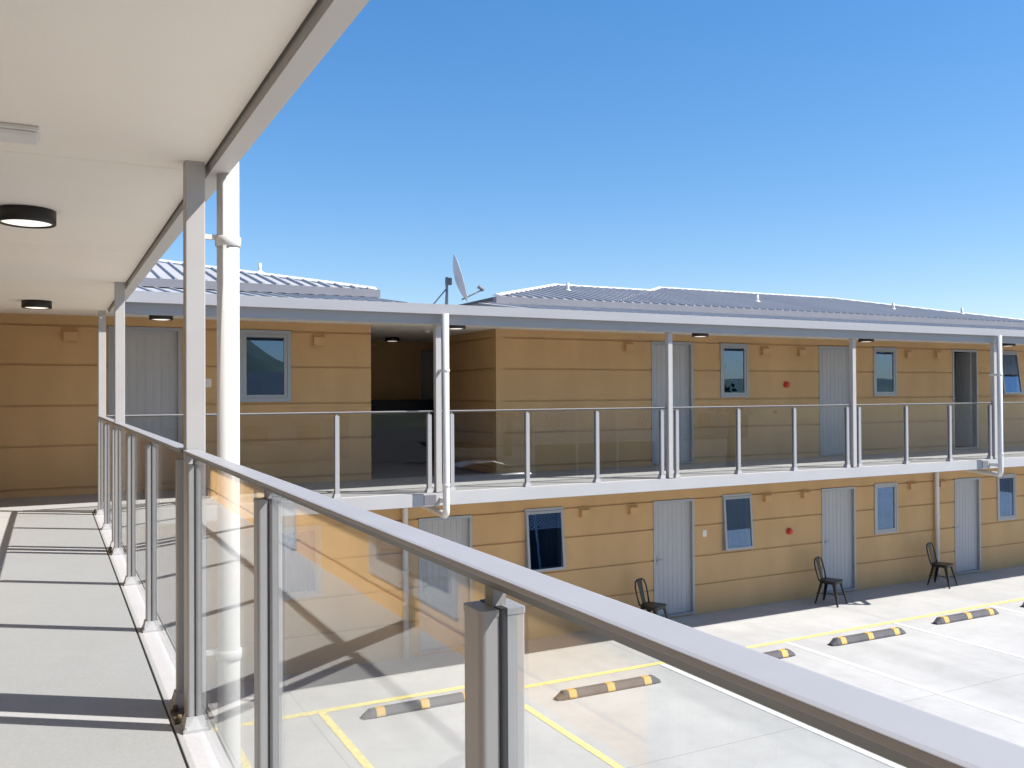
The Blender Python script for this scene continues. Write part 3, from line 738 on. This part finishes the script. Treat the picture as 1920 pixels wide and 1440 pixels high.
# back: hoop and wide centre splat
def bk(x, z_): return Vector((x, 0.165 + (z_ - 0.45) * 0.24, z_))
m = MB(); hoop = [bk(-0.155, 0.44), bk(-0.178, 0.60), bk(-0.175, 0.74), bk(-0.14, 0.82), bk(-0.07, 0.848), bk(0, 0.852), bk(0.07, 0.848), bk(0.14, 0.82), bk(0.175, 0.74), bk(0.178, 0.60), bk(0.155, 0.44)]
m.tube(hoop, 0.0135, 10)
m.poly([bk(-0.055, 0.44), bk(0.055, 0.44), bk(0.062, 0.70), bk(0.085, 0.84), bk(-0.085, 0.84), bk(-0.062, 0.70)])
i0 = len(m.v) - 6
back_pts = [p + Vector((0, 0.006, 0)) for p in m.v[i0:]]
m.poly(back_pts[::-1])
for k in range(6): m.poly([m.v[i0 + k], back_pts[k], back_pts[(k + 1) % 6], m.v[i0 + (k + 1) % 6]])
o = m.build('backrest', M['chair'], None, origin=(0, 0, 0)); o.parent = ch
m = MB(); m.tube([(-0.19, -0.21, 0.17), (0.175, 0.21, 0.20)], 0.007, 8); m.tube([(0.19, -0.21, 0.17), (-0.175, 0.21, 0.20)], 0.007, 8)
o = m.build('cross_brace', M['chair'], None, origin=(0, 0, 0)); o.parent = ch
CHAIRS = [(9.10, 12.42, 24, 'dark metal chair partly hidden by the handrail, left of a ground door'),
          (13.27, 12.42, 20, 'dark metal chair in the middle, left of the second ground door'),
          (16.53, 12.47, 17, 'dark metal chair standing in front of the white wall downpipe')]
for k, (x, y, a, lab) in enumerate(CHAIRS):
    o = ch if k == 0 else copy_tree(ch)
    o.location = (x, y, ZG + 0.002); o.rotation_euler = (0, 0, R(a)); o['label'] = lab

# ------------------------------------------------------------------ what stands behind the camera and shows in the glass
def hill_h(x, y):
    t_ = max(0.0, min(1.0, (-y - 70) / 70)); t_ = t_ * t_ * (3 - 2 * t_)
    prof = 8.0 + 14 / (1 + math.exp((x - 31) / 4)) + 1.0 * noise.noise(Vector((x * 0.02, y * 0.02, 3)))
    return ZG - 1 + t_ * (prof + 1.2 * noise.noise(Vector((x * 0.09, y * 0.09, 0))) + 0.9 * noise.noise(Vector((x * 0.3, y * 0.3, 5))))
m = MB(); nx, ny = 110, 26; ids = []
for j in range(ny + 1):
    for i in range(nx + 1):
        x = -160 + 480 * i / nx; y = -60 - 130 * j / ny
        m.v.append(Vector((x, y, hill_h(x, y))))
for j in range(ny):
    for i in range(nx):
        a = j * (nx + 1) + i; m.f.append([a, a + nx + 1, a + nx + 2, a + 1]); m.smooth.append(True)
struct(m.build('hills', M['grass']))

def house(label, x, y, w, d, hgt, rise):
    t = thing('neighbour_house', label, 'house', (x, y, ZG - 0.01))
    m = MB(); m.box(x - w / 2, x + w / 2, y - d / 2, y + d / 2, ZG - 0.01, ZG + hgt); m.build('wall', M['housewall'], t)
    m = MB(); e = 0.5
    m.prism([(y - d / 2 - e, ZG + hgt), (y + d / 2 + e, ZG + hgt), (y, ZG + hgt + rise)], x - w / 2 - e, x + w / 2 + e, 'yz'); m.build('roof', M['houseroof'], t)
    for k in (-0.3, 0.05, 0.3):
        m = MB(); m.box(x + k * w - 0.7, x + k * w + 0.7, y + d / 2, y + d / 2 + 0.04, ZG + 1.0, ZG + 2.2); m.build('window', M['carglass'], t)
house('white neighbour house with dark grey roof across the car park', 10.5, -38, 13, 9, 3.0, 2.6)
house('long white house with dark grey roof further right across the car park', 44, -46, 26, 10, 3.2, 2.8)

def tree(label, x, y, h):
    t = thing('bushy_tree', label, 'tree', (x, y, ZG - 0.01))
    m = MB(); m.tube([(x, y, ZG - 0.01), (x + 0.2, y, ZG + h * 0.3), (x, y + 0.1, ZG + h * 0.75)], 0.28, 10, taper=(1, 0.7, 0.3))
    for k in range(5):
        a = k * 1.3; z0 = ZG + h * (0.28 + 0.07 * k)
        m.tube([(x, y, z0), (x + math.cos(a) * h * 0.2, y + math.sin(a) * h * 0.2, z0 + h * 0.2)], 0.10, 7, taper=(1, 0.4))
    m.build('trunk', M['bark'], t)
    m = MB(); rnd = random.Random(int(x * 7))
    for c_ in range(26):
        th = rnd.uniform(0, 6.28); rr = rnd.uniform(0, 0.26) * h; cc = Vector((x + math.cos(th) * rr, y + math.sin(th) * rr, ZG + h * rnd.uniform(0.35, 0.95)))
        for k in range(90):
            p = cc + Vector((rnd.gauss(0, 1), rnd.gauss(0, 1), rnd.gauss(0, 0.8))) * h * 0.055
            u = Vector((rnd.gauss(0, 1), rnd.gauss(0, 1), rnd.gauss(0, 1))).normalized(); v = u.orthogonal().normalized(); s_ = rnd.uniform(0.12, 0.24)
            m.poly([p - u * s_, p + v * s_ * 0.6, p + u * s_, p - v * s_ * 0.6])
    m.build('crown', M['leaf'], t)
tree('green tree behind the car park, mirrored in a narrow upper window', 33, -16, 9.0)
tree('green tree at the far side of the car park', 26.5, -30, 8.0)

t = thing('lattice_fence', 'white lattice topped fence across the car park, mirrored in the far glass', 'fence', (21.5, -11.5, ZG - 0.01))
fx0, fx1, fy, fz0, fz1 = 18.3, 24.7, -11.5, -0.85, 0.47
for k in range(4):
    px = fx0 + (fx1 - fx0) * k / 3
    m = MB(); m.box(px - 0.05, px + 0.05, fy - 0.05, fy + 0.05, ZG - 0.01, fz1 + 0.05); m.build('post', M['whitepaint'], t)
m = MB(); st = 0.19; hh = fz1 - fz0
x = fx0 - hh
while x < fx1:
    for sg in (1, -1):
        a_, b_ = (x, x + hh) if sg > 0 else (x + hh, x)      # foot and head of a slat
        t0 = max(0.0, min(1.0, ((fx0 if sg > 0 else fx1) - a_) / (b_ - a_))); t1 = max(0.0, min(1.0, ((fx1 if sg > 0 else fx0) - a_) / (b_ - a_)))
        if t1 - t0 > 0.03:
            y_ = fy + (0.012 if sg > 0 else -0.0); w_2 = 0.028
            p0 = (a_ + (b_ - a_) * t0, fz0 + hh * t0); p1 = (a_ + (b_ - a_) * t1, fz0 + hh * t1)
            m.prism([(p0[0] - w_2, p0[1]), (p0[0] + w_2, p0[1]), (p1[0] + w_2, p1[1]), (p1[0] - w_2, p1[1])], y_, y_ + 0.01, 'xz')
    x += st
m.build('lattice', M['whitepaint'], t)
m = MB(); m.box(fx0, fx1, fy - 0.02, fy + 0.03, fz1, fz1 + 0.04); m.box(fx0, fx1, fy - 0.02, fy + 0.03, fz0 - 0.04, fz0); m.build('top_rail', M['whitepaint'], t)
m = MB(); m.box(fx0, fx1, fy - 0.015, fy + 0.015, ZG + 0.03, fz0 - 0.04); m.build('fence_boards', M['houseroof'], t)

# parked car mirrored in the far glass
car = thing('parked_car', 'silver car parked behind the viewpoint, mirrored in the far glass', 'car', (15.1, -9.8, ZG - 0.01))
def car_sec(x):
    u = (x + 2.15) / 4.3
    belt = 0.92 + 0.05 * math.sin(u * 3.1); wd = 0.84 - 0.16 * abs(2 * u - 1) ** 4
    return belt, wd
m = MB(); n = 22; rings = []
for i in range(n + 1):
    x = -2.15 + 4.3 * i / n; belt, wd = car_sec(x)
    nose = max(0, abs(x) - 1.75) / 0.4; b2 = belt - 0.22 * nose
    lo = 0.22 + 0.10 * nose
    rings.append([(x, -wd, lo), (x, -wd - 0.03, 0.55), (x, -wd + 0.03, b2 - 0.05), (x, -wd + 0.13, b2), (x, wd - 0.13, b2), (x, wd - 0.03, b2 - 0.05), (x, wd + 0.03, 0.55), (x, wd, lo)])
O = Vector((15.1, -9.8, ZG - 0.01))
def addrings(m, rings, close=True):
    for a, b in zip(rings, rings[1:]):
        for k in range(len(a) - 1): m.poly([O + Vector(a[k]), O + Vector(a[k + 1]), O + Vector(b[k + 1]), O + Vector(b[k])], True)
        m.poly([O + Vector(a[-1]), O + Vector(a[0]), O + Vector(b[0]), O + Vector(b[-1])])
    m.poly([O + Vector(p) for p in rings[0]][::-1]); m.poly([O + Vector(p) for p in rings[-1]])
addrings(m, rings); m.build('body', M['carpaint'], car)
cab = [(-1.75, 0.90, 0.66), (-1.25, 1.30, 0.58), (-0.6, 1.44, 0.56), (0.2, 1.45, 0.56), (0.65, 1.34, 0.58), (1.25, 0.94, 0.68)]
m = MB(); addrings(m, [[(x, -0.70, 0.88), (x, -w_c, zt - 0.04), (x, w_c, zt - 0.04), (x, 0.70, 0.88)] for x, zt, w_c in cab]); m.build('windows', M['carglass'], car)
m = MB(); addrings(m, [[(x, -w_c - 0.015, zt - 0.06), (x, -w_c + 0.06, zt), (x, w_c - 0.06, zt), (x, w_c + 0.015, zt - 0.06)] for x, zt, w_c in cab[1:5]]); m.build('roof', M['carpaint'], car)
for sx in (-1.32, 1.32):
    for sy in (-0.80, 0.80):
        m = MB(); m.lathe([(0.19, -0.105), (0.31, -0.10), (0.325, -0.07), (0.325, 0.07), (0.31, 0.10), (0.19, 0.105)], O + Vector((sx, sy, 0.325)), 24, axis=(0, 1, 0)); wh_ = m.build('wheel', M['tyre'], car)
        m = MB(); m.lathe([(0.19, -0.106), (0.10, -0.112), (0.10, 0.112), (0.19, 0.106)], O + Vector((sx, sy, 0.325)), 20, axis=(0, 1, 0)); m.build('rim', M['frame'], wh_)

# ------------------------------------------------------------------ light
world = bpy.data.worlds.new('World'); sc.world = world; world.use_nodes = True
nt = world.node_tree; N = nt.nodes; N.clear()
out = N.new('ShaderNodeOutputWorld'); bg = N.new('ShaderNodeBackground'); sky = N.new('ShaderNodeTexSky')
sky.sky_type = 'NISHITA'; sky.sun_disc = False
el = math.asin(SUN.z); az = math.atan2(SUN.x, SUN.y)
sky.sun_elevation = el; sky.sun_rotation = az
sky.altitude = 0; sky.air_density = 1.0; sky.dust_density = 0.3; sky.ozone_density = 3.0
bg.inputs['Strength'].default_value = 0.15
hs = N.new('ShaderNodeHueSaturation'); hs.inputs['Saturation'].default_value = 1.54
gm = N.new('ShaderNodeGamma'); gm.inputs['Gamma'].default_value = 0.71
nt.links.new(sky.outputs[0], gm.inputs['Color']); nt.links.new(gm.outputs[0], hs.inputs['Color']); tn = N.new('ShaderNodeMix'); tn.data_type = 'RGBA'; tn.blend_type = 'MULTIPLY'; tn.inputs[0].default_value = 1; tn.inputs[7].default_value = (1.0, 1.0, 1.09, 1)
nt.links.new(hs.outputs[0], tn.inputs[6]); nt.links.new(tn.outputs[2], bg.inputs[0]); nt.links.new(bg.outputs[0], out.inputs[0])
sd = bpy.data.lights.new('sun', 'SUN'); sd.energy = 5.0; sd.angle = R(0.53); sd.color = (1.0, 0.955, 0.89)
so = bpy.data.objects.new('sun', sd); col.objects.link(so)
so.rotation_euler = (-SUN).to_track_quat('-Z', 'Y').to_euler(); so.location = (20, -20, 30)

# ------------------------------------------------------------------ camera (solved from the photograph's vanishing points)
f_px, yaw, pitch, roll = 1676.5, 0.47794, 0.010584, -0.0054595
fw = Vector((math.sin(yaw) * math.cos(pitch), math.cos(yaw) * math.cos(pitch), math.sin(pitch)))
r0 = Vector((math.cos(yaw), -math.sin(yaw), 0)); u0 = r0.cross(fw)
r = r0 * math.cos(roll) + u0 * math.sin(roll); u = r.cross(fw)
cd = bpy.data.cameras.new('camera'); cd.sensor_width = 36; cd.lens = f_px / 1920 * 36; cd.clip_start = 0.02; cd.clip_end = 2000
co = bpy.data.objects.new('camera', cd); col.objects.link(co)
mtx = Matrix((r, u, -fw)).transposed().to_4x4(); mtx.translation = (0, 0, 1.3); co.matrix_world = mtx
sc.camera = co

vs = sc.view_settings; vs.view_transform = 'Standard'; vs.look = 'None'; vs.exposure = 0.77; vs.gamma = 1.0; vs.use_curve_mapping = False
sc.cycles.max_bounces = 10; sc.cycles.transparent_max_bounces = 24; sc.cycles.diffuse_bounces = 5
